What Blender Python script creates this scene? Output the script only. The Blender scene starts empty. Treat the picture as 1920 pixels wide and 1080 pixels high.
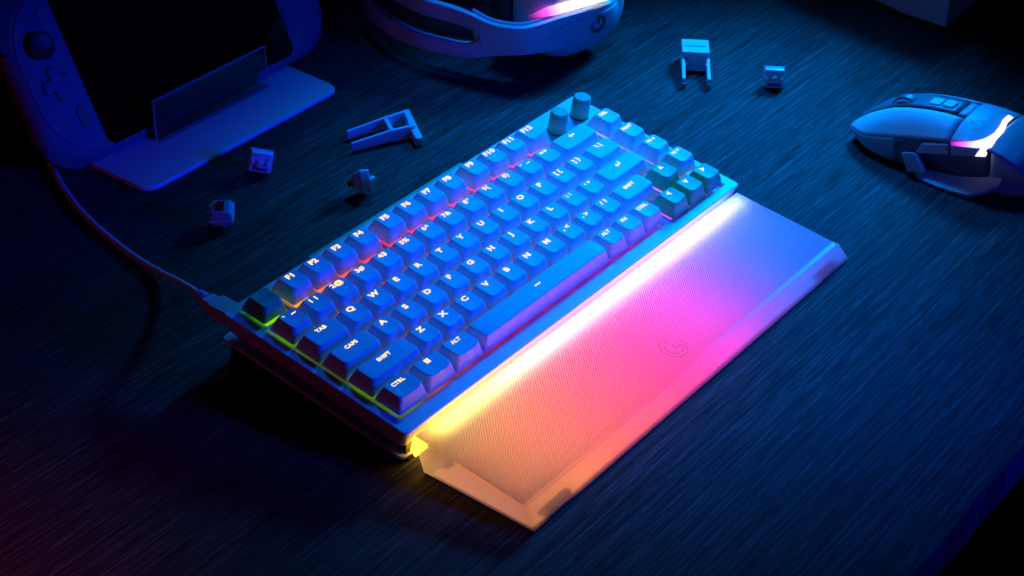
import bpy, bmesh, math, random
from mathutils import Vector, Matrix
random.seed(7)
SC = bpy.context.scene
COL = SC.collection
MM = 0.001
R = math.radians

# ------------------------------------------------------------------ camera
cam_d = bpy.data.cameras.new('camera')
cam = bpy.data.objects.new('camera', cam_d); COL.objects.link(cam)
cam_d.sensor_width = 36.0
cam_d.angle = 2 * math.atan(960 / 3344.85)
cam_d.clip_start = 0.02; cam_d.clip_end = 50
_rt = Vector((0.61335808, -0.78945144, 0.0236279))
_up = Vector((0.43626152, 0.36358473, 0.82309296))
_bk = Vector((-0.65838267, -0.49454278, 0.56741493))
cam.matrix_world = Matrix(((_rt.x, _up.x, _bk.x, -0.70096771), (_rt.y, _up.y, _bk.y, -0.56442054),
                           (_rt.z, _up.z, _bk.z, 0.60921295), (0, 0, 0, 1)))
cam_d.dof.use_dof = True
cam_d.dof.focus_distance = 0.93
cam_d.dof.aperture_fstop = 56.0
SC.camera = cam

# ------------------------------------------------------------------ world, lamps, exposure
W = bpy.data.worlds.new('World'); SC.world = W; W.use_nodes = True
bg = W.node_tree.nodes['Background']
bg.inputs[0].default_value = (0.010, 0.018, 0.11, 1); bg.inputs[1].default_value = 0.05

def area(name, loc, target, size, power, color, shape='DISK', size_y=None):
    l = bpy.data.lights.new(name, 'AREA'); l.shape = shape; l.size = size
    if size_y: l.size_y = size_y
    l.energy = power; l.color = color
    o = bpy.data.objects.new(name, l); COL.objects.link(o)
    o.location = loc
    o.rotation_euler = (Vector(target) - Vector(loc)).to_track_quat('-Z', 'Y').to_euler()
    return o
def spot(name, loc, target, size, blend, radius, power, color):
    l = bpy.data.lights.new(name, 'SPOT'); l.spot_size = R(size); l.spot_blend = blend
    l.shadow_soft_size = radius; l.energy = power; l.color = color
    o = bpy.data.objects.new(name, l); COL.objects.link(o); o.location = loc
    o.rotation_euler = (Vector(target) - Vector(loc)).to_track_quat('-Z', 'Y').to_euler()
    return o
spot('azure_key_lamp', (0.66, 0.03, 0.36), (0.22, -0.03, 0.02), 47, 1.0, 0.07, 37.0, (0.0, 0.25, 1.0))
spot('azure_top_lamp', (0.50, 0.30, 0.85), (0.17, -0.05, 0.0), 36, 1.0, 0.08, 45.0, (0.0, 0.22, 1.0))
spot('blue_fill_lamp', (0.22, -0.80, 0.34), (0.03, -0.06, 0.03), 37, 1.0, 0.10, 34.0, (0.0, 0.02, 1.0))
area('red_rim_lamp', (-0.70, 0.36, 0.14), (-0.12, 0.27, 0.05), 0.20, 0.08, (1.0, 0.02, 0.05))
spot('crimson_tint_lamp', (-0.62, 0.02, 0.55), (-0.44, 0.02, 0.0), 36, 1.0, 0.08, 4.0, (1.0, 0.02, 0.22))  # added overhead spot, tints the lower-left desk crimson

vs = SC.view_settings
vs.view_transform = 'Standard'; vs.look = 'None'; vs.gamma = 1.0; vs.exposure = 0.0
vs.use_curve_mapping = False
cy = SC.cycles
cy.use_denoising = True
cy.max_bounces = 10; cy.diffuse_bounces = 6; cy.glossy_bounces = 4
cy.transmission_bounces = 8; cy.transparent_max_bounces = 8
cy.sample_clamp_indirect = 4.0
cy.caustics_reflective = False; cy.caustics_refractive = False

# ------------------------------------------------------------------ materials
def mat(name, color=(0.8, 0.8, 0.8), rough=0.5, metal=0.0, bump=0.0, bscale=2000.0, spec=0.5, **kw):
    m = bpy.data.materials.new(name); m.use_nodes = True
    nt = m.node_tree; b = nt.nodes['Principled BSDF']
    b.inputs['Base Color'].default_value = (*color, 1)
    b.inputs['Roughness'].default_value = rough
    b.inputs['Metallic'].default_value = metal
    b.inputs['Specular IOR Level'].default_value = spec
    for k, v in kw.items():
        b.inputs[k].default_value = v
    if bump:
        tc = nt.nodes.new('ShaderNodeTexCoord')
        n = nt.nodes.new('ShaderNodeTexNoise'); n.inputs['Scale'].default_value = bscale
        n.inputs['Detail'].default_value = 3
        bp = nt.nodes.new('ShaderNodeBump'); bp.inputs['Strength'].default_value = bump
        bp.inputs['Distance'].default_value = 0.0002
        nt.links.new(tc.outputs['Object'], n.inputs['Vector'])
        nt.links.new(n.outputs['Fac'], bp.inputs['Height'])
        nt.links.new(bp.outputs['Normal'], b.inputs['Normal'])
        # slight wear in the gloss
        n2 = nt.nodes.new('ShaderNodeTexNoise'); n2.inputs['Scale'].default_value = bscale * 0.05
        mr = nt.nodes.new('ShaderNodeMapRange')
        mr.inputs['To Min'].default_value = max(0.02, rough - 0.08); mr.inputs['To Max'].default_value = rough + 0.08
        nt.links.new(tc.outputs['Object'], n2.inputs['Vector'])
        nt.links.new(n2.outputs['Fac'], mr.inputs['Value'])
        nt.links.new(mr.outputs['Result'], b.inputs['Roughness'])
    return m

def ramp_nodes(nt, axis, lo, hi, stops):
    """Colour ramp along an object-space axis (metres), returns the ramp node."""
    tc = nt.nodes.new('ShaderNodeTexCoord')
    sp = nt.nodes.new('ShaderNodeSeparateXYZ'); nt.links.new(tc.outputs['Object'], sp.inputs[0])
    mr = nt.nodes.new('ShaderNodeMapRange'); mr.inputs['From Min'].default_value = lo; mr.inputs['From Max'].default_value = hi
    nt.links.new(sp.outputs[axis], mr.inputs['Value'])
    rp = nt.nodes.new('ShaderNodeValToRGB'); nt.links.new(mr.outputs['Result'], rp.inputs['Fac'])
    cr = rp.color_ramp
    while len(cr.elements) > 1: cr.elements.remove(cr.elements[-1])
    cr.elements[0].position = stops[0][0]; cr.elements[0].color = (*stops[0][1], 1)
    for p, c in stops[1:]:
        e = cr.elements.new(p); e.color = (*c, 1)
    return rp

def emit(name, strength, axis, lo, hi, stops):
    m = bpy.data.materials.new(name); m.use_nodes = True; nt = m.node_tree
    nt.nodes.remove(nt.nodes['Principled BSDF'])
    e = nt.nodes.new('ShaderNodeEmission'); e.inputs['Strength'].default_value = strength
    rp = ramp_nodes(nt, axis, lo, hi, stops)
    nt.links.new(rp.outputs['Color'], e.inputs['Color'])
    nt.links.new(e.outputs[0], nt.nodes['Material Output'].inputs['Surface'])
    return m

M = {}
M['case'] = mat('white_case_plastic', (0.74, 0.76, 0.80), 0.42, bump=0.10, bscale=2500)
M['key'] = mat('white_keycap_plastic', (0.78, 0.80, 0.84), 0.50, bump=0.15, bscale=3000)
M['teal'] = mat('teal_keycap_plastic', (0.06, 0.56, 0.27), 0.50, bump=0.15, bscale=3000)
M['knob'] = mat('teal_knob_plastic', (0.05, 0.50, 0.27), 0.45, bump=0.1)
M['teal_dark'] = mat('teal_print', (0.08, 0.42, 0.30), 0.5)
M['white'] = mat('white_plastic', (0.72, 0.74, 0.80), 0.40, bump=0.08, bscale=1800)
M['soft'] = mat('matte_white_plastic', (0.62, 0.64, 0.72), 0.6, bump=0.12, bscale=2200)
M['console'] = mat('matte_white_shaded', (0.14, 0.16, 0.20), 0.6, bump=0.12, bscale=2200)  # white plastic with dimmer light put into its colour
M['grey'] = mat('grey_plastic', (0.16, 0.17, 0.20), 0.38, bump=0.08)
M['dark'] = mat('black_plastic', (0.012, 0.012, 0.014), 0.45)
M['seam'] = mat('seam_shadow_black', (0.01, 0.01, 0.012), 0.7)
M['print'] = mat('grey_print', (0.10, 0.10, 0.14), 0.5)
M['pale_print'] = mat('pale_teal_print', (0.40, 0.62, 0.58), 0.5)
M['screen'] = mat('black_glass', (0.002, 0.002, 0.002), 0.06, spec=0.25)
M['rubber'] = mat('dark_rubber', (0.02, 0.02, 0.025), 0.8)
M['plate'] = mat('white_switch_plate', (0.8, 0.8, 0.8), 0.5)
M['red'] = mat('red_stem_plastic', (0.62, 0.035, 0.015), 0.4)
M['metal'] = mat('pin_metal', (0.7, 0.6, 0.45), 0.3, 1.0)
M['switch'] = mat('frosted_switch_housing', (0.84, 0.82, 0.90), 0.3)
M['switch_top'] = mat('clear_switch_housing', (0.88, 0.85, 0.92), 0.2)
M['switch_top'].node_tree.nodes['Principled BSDF'].inputs['Transmission Weight'].default_value = 0.45
M['green'] = mat('green_button_plastic', (0.03, 0.22, 0.08), 0.4)
M['fabric'] = mat('dark_strap_fabric', (0.10, 0.10, 0.13), 0.9, bump=0.5, bscale=900)

# clear acrylic
m = bpy.data.materials.new('clear_acrylic'); m.use_nodes = True
b = m.node_tree.nodes['Principled BSDF']
b.inputs['Base Color'].default_value = (0.92, 0.96, 1, 1); b.inputs['Roughness'].default_value = 0.03
b.inputs['Transmission Weight'].default_value = 1.0; b.inputs['IOR'].default_value = 1.45
M['acrylic'] = m
m = bpy.data.materials.new('polished_acrylic_edge'); m.use_nodes = True
b = m.node_tree.nodes['Principled BSDF']
b.inputs['Base Color'].default_value = (0.30, 0.45, 0.5, 1); b.inputs['Roughness'].default_value = 0.25
M['acrylic_edge'] = m

# wood laminate desk
def wood():
    m = bpy.data.materials.new('dark_wood_laminate'); m.use_nodes = True; nt = m.node_tree
    b = nt.nodes['Principled BSDF']; L = nt.links.new
    tc = nt.nodes.new('ShaderNodeTexCoord')
    def noise(scale, rot, detail, rough=0.55, dist=0.0):
        mp = nt.nodes.new('ShaderNodeMapping'); mp.inputs['Scale'].default_value = scale
        mp.inputs['Rotation'].default_value = (0, 0, rot)
        L(tc.outputs['Object'], mp.inputs['Vector'])
        n = nt.nodes.new('ShaderNodeTexNoise'); n.inputs['Scale'].default_value = 1.0
        n.inputs['Detail'].default_value = detail; n.inputs['Roughness'].default_value = rough
        n.inputs['Distortion'].default_value = dist
        L(mp.outputs[0], n.inputs['Vector']); return n.outputs['Fac']
    def rng(x, a, b_, c=0.0, d=1.0):
        r = nt.nodes.new('ShaderNodeMapRange')
        for k, v in (('From Min', a), ('From Max', b_), ('To Min', c), ('To Max', d)): r.inputs[k].default_value = v
        L(x, r.inputs['Value']); return r.outputs[0]
    def math_(op, a, b_):
        n = nt.nodes.new('ShaderNodeMath'); n.operation = op
        for i, v in enumerate((a, b_)):
            if isinstance(v, (int, float)): n.inputs[i].default_value = v
            else: L(v, n.inputs[i])
        return n.outputs[0]
    fine = noise((40, 1350, 1), R(3.4), 4, 0.65)
    mid = noise((11, 460, 1), R(3.0), 5, 0.68)
    wide = noise((1.6, 26, 1), R(3.0), 3, 0.5, 0.4)
    v = math_('ADD', math_('MULTIPLY', rng(fine, .33, .67), 0.46), math_('MULTIPLY', rng(mid, .31, .69), 0.54))
    v = math_('MULTIPLY', v, rng(wide, .25, .75, 0.82, 1.12))
    rp = nt.nodes.new('ShaderNodeValToRGB'); L(v, rp.inputs['Fac'])
    cr = rp.color_ramp
    cr.elements[0].position = 0.12; cr.elements[0].color = (0.010, 0.0097, 0.0092, 1)
    cr.elements[1].position = 0.95; cr.elements[1].color = (0.185, 0.172, 0.158, 1)
    e = cr.elements.new(0.5); e.color = (0.055, 0.052, 0.049, 1)
    L(rp.outputs['Color'], b.inputs['Base Color'])
    L(rng(v, 0.1, 0.9, 0.80, 0.60), b.inputs['Roughness'])
    b.inputs['Specular IOR Level'].default_value = 0.10
    bp = nt.nodes.new('ShaderNodeBump'); bp.inputs['Strength'].default_value = 0.55; bp.inputs['Distance'].default_value = 0.0005
    L(v, bp.inputs['Height']); L(bp.outputs['Normal'], b.inputs['Normal'])
    return m
M['wood'] = wood()
M['floor'] = mat('dark_carpet', (0.02, 0.02, 0.024), 0.9)

# frosted, finely ribbed acrylic of the palm rest
def frosted(name, ribs):
    m = bpy.data.materials.new(name); m.use_nodes = True; nt = m.node_tree; L = nt.links.new
    nt.nodes.remove(nt.nodes['Principled BSDF'])
    tr = nt.nodes.new('ShaderNodeBsdfTranslucent'); df = nt.nodes.new('ShaderNodeBsdfDiffuse')
    gl = nt.nodes.new('ShaderNodeBsdfGlossy'); gl.inputs['Roughness'].default_value = 0.28
    tr.inputs['Color'].default_value = (0.92, 0.90, 0.92, 1); df.inputs['Color'].default_value = (0.22, 0.21, 0.22, 1)
    mx = nt.nodes.new('ShaderNodeMixShader'); mx.inputs['Fac'].default_value = 0.18
    sc_ = tr
    if not ribs:
        rf = nt.nodes.new('ShaderNodeBsdfRefraction'); rf.inputs['Roughness'].default_value = 0.35; rf.inputs['IOR'].default_value = 1.12
        rf.inputs['Color'].default_value = (0.95, 0.93, 0.96, 1)
        sc_ = nt.nodes.new('ShaderNodeMixShader'); sc_.inputs['Fac'].default_value = 0.40
        L(tr.outputs[0], sc_.inputs[1]); L(rf.outputs[0], sc_.inputs[2])
    L(sc_.outputs[0], mx.inputs[1]); L(df.outputs[0], mx.inputs[2])
    fr = nt.nodes.new('ShaderNodeFresnel'); fr.inputs['IOR'].default_value = 1.12
    m2 = nt.nodes.new('ShaderNodeMixShader'); L(fr.outputs[0], m2.inputs['Fac'])
    L(mx.outputs[0], m2.inputs[1]); L(gl.outputs[0], m2.inputs[2])
    L(m2.outputs[0], nt.nodes['Material Output'].inputs['Surface'])
    if ribs:
        tc = nt.nodes.new('ShaderNodeTexCoord')
        wv = nt.nodes.new('ShaderNodeTexWave'); wv.wave_type = 'BANDS'; wv.bands_direction = 'X'
        wv.inputs['Scale'].default_value = 2 * math.pi / 0.00135 / 20.0
        mp = nt.nodes.new('ShaderNodeMapping'); mp.inputs['Rotation'].default_value = (0, 0, R(45))
        L(tc.outputs['Object'], mp.inputs['Vector']); L(mp.outputs[0], wv.inputs['Vector'])
        bp = nt.nodes.new('ShaderNodeBump'); bp.inputs['Strength'].default_value = 0.5; bp.inputs['Distance'].default_value = 0.0003
        L(wv.outputs['Fac'], bp.inputs['Height'])
        for n in (tr, df, gl): L(bp.outputs['Normal'], n.inputs['Normal'])
        rp = nt.nodes.new('ShaderNodeValToRGB'); L(wv.outputs['Fac'], rp.inputs['Fac'])
        rp.color_ramp.elements[0].color = (0.78, 0.75, 0.79, 1); rp.color_ramp.elements[1].color = (0.95, 0.92, 0.95, 1)  # rib contrast painted into the tint, in place of refraction
        L(rp.outputs['Color'], tr.inputs['Color'])
    return m
M['frost'] = frosted('frosted_acrylic', False)
M['ribbed'] = frosted('ribbed_frosted_acrylic', True)
M['bottom_dark'] = mat('darkened_bottom', (0.10, 0.10, 0.11), 0.5)  # dark colour in place of the desk under a clear bottom

BAR = [(0.0, (1.0, 0.56, 0.02)), (0.14, (1.0, 0.40, 0.03)), (0.28, (1.0, 0.22, 0.12)), (0.42, (1.0, 0.10, 0.26)),
       (0.60, (1.0, 0.10, 0.70)), (0.78, (0.45, 0.16, 1.0)), (0.92, (0.05, 0.22, 1.0)), (1.0, (0.0, 0.20, 1.0))]
EDGE = [(0.0, (1.0, 0.80, 0.12)), (0.16, (1.0, 0.78, 0.26)), (0.30, (1.0, 0.66, 0.55)), (0.45, (1.0, 0.62, 0.80)),
       (0.65, (1.0, 0.72, 1.0)), (0.84, (0.88, 0.74, 1.0)), (0.95, (0.45, 0.55, 1.0)), (1.0, (0.15, 0.35, 1.0))]
GLOW_SHEET = [(0.0, (0.46, 0.16, 0.05)), (0.12, (0.74, 0.19, 0.06)), (0.25, (1.0, 0.11, 0.09)), (0.45, (1.0, 0.04, 0.24)),
         (0.60, (0.80, 0.05, 0.62)), (0.71, (0.18, 0.08, 0.85)), (0.82, (0.0, 0.12, 0.85)), (1.0, (0.0, 0.11, 0.75))]
M['bar'] = emit('rgb_light_bar', 7.0, 0, -0.003, 0.318, BAR)
M['edge'] = emit('rgb_added_glow_strip', 6.0, 0, -0.158, 0.1636, EDGE)  # whitish emission imitates the overexposed band along the back
M['glow_sheet'] = emit('rgb_added_glow_sheet', 1.75, 0, -0.158, 0.1636, GLOW_SHEET)  # emission imitates bar light spread through the acrylic
M['led'] = emit('rgb_key_backlight', 1.2, 0, 0.0, 0.312,
    [(0.0, (0.06, 0.60, 0.0)), (0.05, (0.30, 0.6, 0.0)), (0.10, (1.0, 0.30, 0.02)), (0.18, (1.0, 0.13, 0.06)),
     (0.28, (1.0, 0.05, 0.10)), (0.40, (1.0, 0.04, 0.32)), (0.7, (0.9, 0.05, 0.55)), (0.85, (0.55, 0.10, 0.9)), (0.93, (0.35, 0.35, 1.0)), (1.0, (0.3, 0.4, 1.0))])
M['legend'] = emit('backlit_legend', 1.0, 0, 0.0, 0.312,
    [(0.0, (1.25, 1.02, 0.55)), (0.25, (1.25, 0.90, 0.50)), (0.5, (1.25, 0.88, 0.76)), (1.0, (1.2, 1.02, 1.1))])
M['mouse_led'] = emit('rgb_mouse_strip', 1.8, 1, -0.053, -0.026,
    [(0.0, (0.9, 0.95, 1.0)), (0.30, (1.0, 0.75, 1.0)), (0.62, (1.0, 0.14, 0.80)), (0.85, (0.45, 0.02, 0.5)), (1.0, (0.10, 0.0, 0.2))])
M['hs_led'] = emit('rgb_headset_strip', 1.5, 0, 0.0, 0.062,
    [(0.0, (0.15, 0.0, 0.2)), (0.16, (0.9, 0.1, 0.8)), (0.34, (1.0, 0.8, 1.0)), (0.8, (1.0, 1.0, 1.0)), (0.93, (0.1, 0.75, 0.9)), (1.0, (0.0, 0.6, 0.8))])

# ------------------------------------------------------------------ mesh helpers (coordinates in millimetres)
class MB:
    def __init__(s): s.v = []; s.f = []
    def add(s, vs, fs):
        o = len(s.v); s.v += [tuple(p) for p in vs]; s.f += [tuple(i + o for i in f) for f in fs]; return s
    def box(s, x0, x1, y0, y1, z0, z1):
        v = [(x, y, z) for z in (z0, z1) for y in (y0, y1) for x in (x0, x1)]
        return s.add(v, [(0, 2, 3, 1), (4, 5, 7, 6), (0, 1, 5, 4), (2, 6, 7, 3), (0, 4, 6, 2), (1, 3, 7, 5)])
    def loft(s, rings, cap0=True, cap1=True, closed=True):
        n = len(rings[0]); v = [p for r in rings for p in r]; f = []
        for i in range(len(rings) - 1):
            for j in range(n if closed else n - 1):
                k = (j + 1) % n
                f.append((i * n + j, i * n + k, (i + 1) * n + k, (i + 1) * n + j))
        if cap0: f.append(tuple(reversed(range(n))))
        if cap1: f.append(tuple(range((len(rings) - 1) * n, len(rings) * n)))
        return s.add(v, f)
    def prism(s, poly, fn0, fn1):
        return s.loft([[fn0(*p) for p in poly], [fn1(*p) for p in poly]])
    def tube(s, path, rad, n=12, cap=True):
        rings = []; P = [Vector(p) for p in path]
        up = Vector((0, 0, 1))
        for i, p in enumerate(P):
            t = (P[min(i + 1, len(P) - 1)] - P[max(i - 1, 0)]).normalized()
            a = t.cross(up)
            if a.length < 1e-4: a = t.cross(Vector((1, 0, 0)))
            a.normalize(); b_ = t.cross(a)
            r = rad[i] if isinstance(rad, (list, tuple)) else rad
            rings.append([p + r * (math.cos(2 * math.pi * k / n) * a + math.sin(2 * math.pi * k / n) * b_) for k in range(n)])
        return s.loft(rings, cap, cap)
    def lathe(s, prof, c=(0, 0, 0), n=40):
        rings = [[(c[0] + r * math.cos(2 * math.pi * k / n), c[1] + r * math.sin(2 * math.pi * k / n), c[2] + z) for k in range(n)] for r, z in prof]
        return s.loft(rings)
    def xf(s, fn): s.v = [tuple(fn(*p)) for p in s.v]; return s
    def build(s, name, m, parent=None, base=(0, 0, 0), bevel=0.0, smooth=True, seg=2, angle=35):
        me = bpy.data.meshes.new(name)
        me.from_pydata([((x - base[0]) * MM, (y - base[1]) * MM, (z - base[2]) * MM) for x, y, z in s.v], [], s.f)
        bm = bmesh.new(); bm.from_mesh(me); bmesh.ops.remove_doubles(bm, verts=bm.verts, dist=1e-7)
        bmesh.ops.recalc_face_normals(bm, faces=bm.faces); bm.to_mesh(me); bm.free()
        me.materials.append(m)
        if smooth:
            me.shade_smooth()
            me.set_sharp_from_angle(angle=R(angle))
        o = bpy.data.objects.new(name, me); COL.objects.link(o)
        if parent is not None: o.parent = parent
        if bevel:
            bv = o.modifiers.new('bevel', 'BEVEL'); bv.width = bevel * MM; bv.segments = seg
            bv.limit_method = 'ANGLE'; bv.angle_limit = R(30); bv.harden_normals = True
        return o

def rrect(x0, x1, y0, y1, r, n=6, sub=0):
    r = min(r, (x1 - x0) / 2 - 1e-4, (y1 - y0) / 2 - 1e-4); p = []
    for cx, cy_, a0 in ((x1 - r, y1 - r, 0), (x0 + r, y1 - r, 90), (x0 + r, y0 + r, 180), (x1 - r, y0 + r, 270)):
        for k in range(n + 1):
            a = R(a0 + 90 * k / n); p.append((cx + r * math.cos(a), cy_ + r * math.sin(a)))
    if not sub: return p
    q = []                                  # split the straight runs so that a dished top follows its curve
    for i, a in enumerate(p):
        b = p[(i + 1) % len(p)]; q.append(a)
        if i % (n + 1) == n:
            q += [(a[0] + (b[0] - a[0]) * t / sub, a[1] + (b[1] - a[1]) * t / sub) for t in range(1, sub)]
    return q

def thing(name, label, cat, base=(0, 0, 0), group=None, rot=None):
    o = bpy.data.objects.new(name, None); COL.objects.link(o); o.empty_display_size = 0.01
    o.location = [c * MM for c in base]
    if rot: o.rotation_euler = rot
    o['label'] = label; o['category'] = cat
    if group: o['group'] = group
    return o

def struct(o): o['kind'] = 'structure'; return o

def logo_polys(s=1.0, rot=0.0):
    """The emblem: a heavy open arc and a hook, as closed 2-D outlines of half-height s."""
    n = 22; ro, ri = 1.0, 0.64
    a0, a1 = R(78), R(318)
    arc = [(ro * math.cos(a0 + (a1 - a0) * k / n), ro * math.sin(a0 + (a1 - a0) * k / n)) for k in range(n + 1)]
    arc += [(ri * math.cos(a1 + (a0 - a1) * k / n), ri * math.sin(a1 + (a0 - a1) * k / n)) for k in range(n + 1)]
    hook = [(0.08, 0.16), (0.98, 0.16), (0.98, -0.52), (0.64, -0.38), (0.64, -0.17), (0.08, -0.17)]
    c, d = math.cos(rot) * s, math.sin(rot) * s
    return [[(c * x - d * y, d * x + c * y) for x, y in pl] for pl in (arc, hook)]

# ------------------------------------------------------------------ the setting: desk, floor
o = MB().box(-1500, 2000, -338, 1500, -28, 0).build('desk_top', M['wood'], bevel=1.2)
struct(o)
o = MB().box(-4000, 5000, -4000, 4000, -760, -740).build('floor', M['floor'], smooth=False)
struct(o)

# ------------------------------------------------------------------ keyboard (local frame: x along the rows, y to the back, z off the key plane)
U = 19.05
KB = thing('keyboard', 'white compact mechanical keyboard with glowing legends and teal accent keys', 'keyboard', (-155, 0, 46), rot=(R(7.5), 0, 0))
X0, X1, Y0, Y1, ZT = -7.0, 318.7, -96.0, 37.5, -10.0

def build_case():
    mb = MB(); rings = []
    for z, ins, r in ((-23.5, 3.2, 3.0), (-21.8, 2.4, 3.0), (-11.6, 0.25, 3.0), (-10.5, 0.0, 3.0), (ZT, 0.5, 2.6)):
        rings.append([(x, y, z) for x, y in rrect(X0 + ins, X1 - ins, Y0 + ins, Y1 - ins, r)])
    mb.loft(rings)
    o = mb.build('case', M['case'], KB, angle=28)
    g = 0.9
    cut = MB()
    def hole(x0, x1, y0, y1):
        pl = rrect(x0 * U - g, x1 * U + g, y0 * U - g, y1 * U + g, 1.6, 4)
        cut.loft([[(x, y, -14.0) for x, y in pl], [(x, y, 0.0) for x, y in pl]])
    hole(0.06, 1.06, 0.69, 1.69)
    hole(1.27, 5.27, 0.69, 1.69); hole(5.47, 9.47, 0.69, 1.69); hole(9.62, 13.62, 0.69, 1.69)
    hole(15.4, 16.4, -3.5, 0.5)
    def polyhole(pts):
        cut.loft([[(x, y, -14.0) for x, y in pts], [(x, y, 0.0) for x, y in pts]])
    polyhole([(-g, -4.5 * U - g), (13 * U + g, -4.5 * U - g), (13 * U + g, -3.5 * U - g), (14 * U + g, -3.5 * U - g), (14 * U + g, -2.5 * U - g),
              (15 * U + g, -2.5 * U - g), (15 * U + g, 0.5 * U + g), (-g, 0.5 * U + g)])
    polyhole([(13.27 * U - g, -4.66 * U - g), (16.27 * U + g, -4.66 * U - g), (16.27 * U + g, -3.66 * U + g), (15.25 * U + g, -3.66 * U + g),
              (15.25 * U + g, -2.66 * U + g), (14.25 * U - g, -2.66 * U + g), (14.25 * U - g, -3.66 * U + g), (13.27 * U - g, -3.66 * U + g)])
    c = cut.build('case_cutter', M['case'], smooth=False)
    c.matrix_world = KB.matrix_basis
    bpy.context.view_layer.update()
    bo = o.modifiers.new('cut', 'BOOLEAN'); bo.operation = 'DIFFERENCE'; bo.object = c; bo.solver = 'EXACT'
    dg = bpy.context.evaluated_depsgraph_get()
    me = bpy.data.meshes.new_from_object(o.evaluated_get(dg))
    o.modifiers.clear(); o.data = me
    me.shade_smooth(); me.set_sharp_from_angle(angle=R(18))
    bpy.data.objects.remove(c)
    return o
CASE = build_case()
MB().box(-1.5, 313.5, -88.5, 33.5, -13.95, -13.0).build('switch_plate', M['plate'], KB, smooth=False)
# lower body: recessed skirt, base plate, rear feet
MB().box(1.5, 310, -88, 31, -29.6, -23.6).build('lower_body', M['dark'], KB)
o = MB()
o.loft([[(x, y, z) for x, y in rrect(-5.5 + i, 317 - i, -94.5 + i, 39 - i, 3)] for z, i in ((-32.3, 1.0), (-31.5, 0.2), (-30.3, 0.0), (-29.7, 0.4))])
o.build('base_plate', M['case'], KB, angle=28)
for xa in (2.0, 292.0):
    MB().prism([(24, -32.4), (37, -32.4), (39, -52), (36, -53.4), (33, -52)], lambda y, z: (xa, y, z), lambda y, z: (xa + 18, y, z)).build('rear_foot', M['rubber'], KB, bevel=0.6)
# light bar under the front edge (leans with the palm rest's back face)
MB().prism([(-93.6, -28.5), (-96.6, -44.6 + 13.2), (-97.6, -31.0), (-95.4, -20.0), (-94.2, -20.0)],
           lambda y, z: (2.2, y, z), lambda y, z: (312.0, y, z)).build('light_bar', M['bar'], KB, smooth=False)

MB().prism([(-92.9, -28.5), (-95.6, -33.6), (-94.2, -33.6), (-91.4, -28.5), (-91.4, -21), (-92.9, -21)], lambda y, z: (-1.0, y, z), lambda y, z: (315.4, y, z)).build('bar_light_shield', M['dark'], KB, smooth=False)  # added plate, keeps the bar's light off the lower body
# --- keycaps
def rowh(r): return {0: 0.46, 1: -0.46, 2: -0.46, 3: 0.46, 4: 0.3, -1: 0.3}[r]
KEYS = []   # (text, cx, cy, w(units), row, colour)
def k(t, cx, cy_, w=1.0, row=0, c='key'): KEYS.append((t, cx, cy_, w, row, c))
k('LOGO', 0.56, 1.19, 1, -1, 'teal')
for i in range(4):
    k('F%d' % (i + 1), 1.77 + i, 1.19, 1, -1); k('F%d' % (i + 5), 5.97 + i, 1.19, 1, -1); k('F%d' % (i + 9), 10.12 + i, 1.19, 1, -1)
for i, t in enumerate(['`  ~', '1 !', '2@', '3#', '4$', '5%', '6^', '7&', '8*', '9(', '0)', '-  _', '=+']): k(t, 0.5 + i, 0, 1, 0)
k('BACK', 14.0, 0, 2, 0)
k('TAB', 0.75, -1, 1.5, 1)
for i, t in enumerate(list('QWERTYUIOP') + ['[ {', '] }']): k(t, 2.0 + i, -1, 1, 1)
k('\\ |', 14.25, -1, 1.5, 1)
k('CAPS', 0.875, -2, 1.75, 2)
for i, t in enumerate(list('ASDFGHJKL') + ['; :', '\' "']): k(t, 2.25 + i, -2, 1, 2)
k('ENTER', 13.875, -2, 2.25, 2)
k('SHIFT', 1.125, -3, 2.25, 3)
for i, t in enumerate(list('ZXCVBNM') + [', <', '. >', '/ ?']): k(t, 2.75 + i, -3, 1, 3)
k('SHIFT', 13.125, -3, 1.75, 3)
k('CTRL', 0.625, -4, 1.25, 4); k('WIN', 1.875, -4, 1.25, 4); k('ALT', 3.125, -4, 1.25, 4)
k('SPACE', 6.875, -4, 6.25, 4)
k('ALT', 10.5, -4, 1, 4); k('FN', 11.5, -4, 1, 4); k('CTRL', 12.5, -4, 1, 4)
for i, t in enumerate(('DEL', 'PRNT', 'PGUP', 'PGDN')): k(t, 15.9, -i, 1, i)
k('AUP', 14.75, -3.16, 1, 3, 'teal'); k('ALEFT', 13.77, -4.16, 1, 4, 'teal'); k('ADOWN', 14.77, -4.16, 1, 4, 'teal'); k('ARIGHT', 15.77, -4.16, 1, 4, 'teal')

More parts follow.
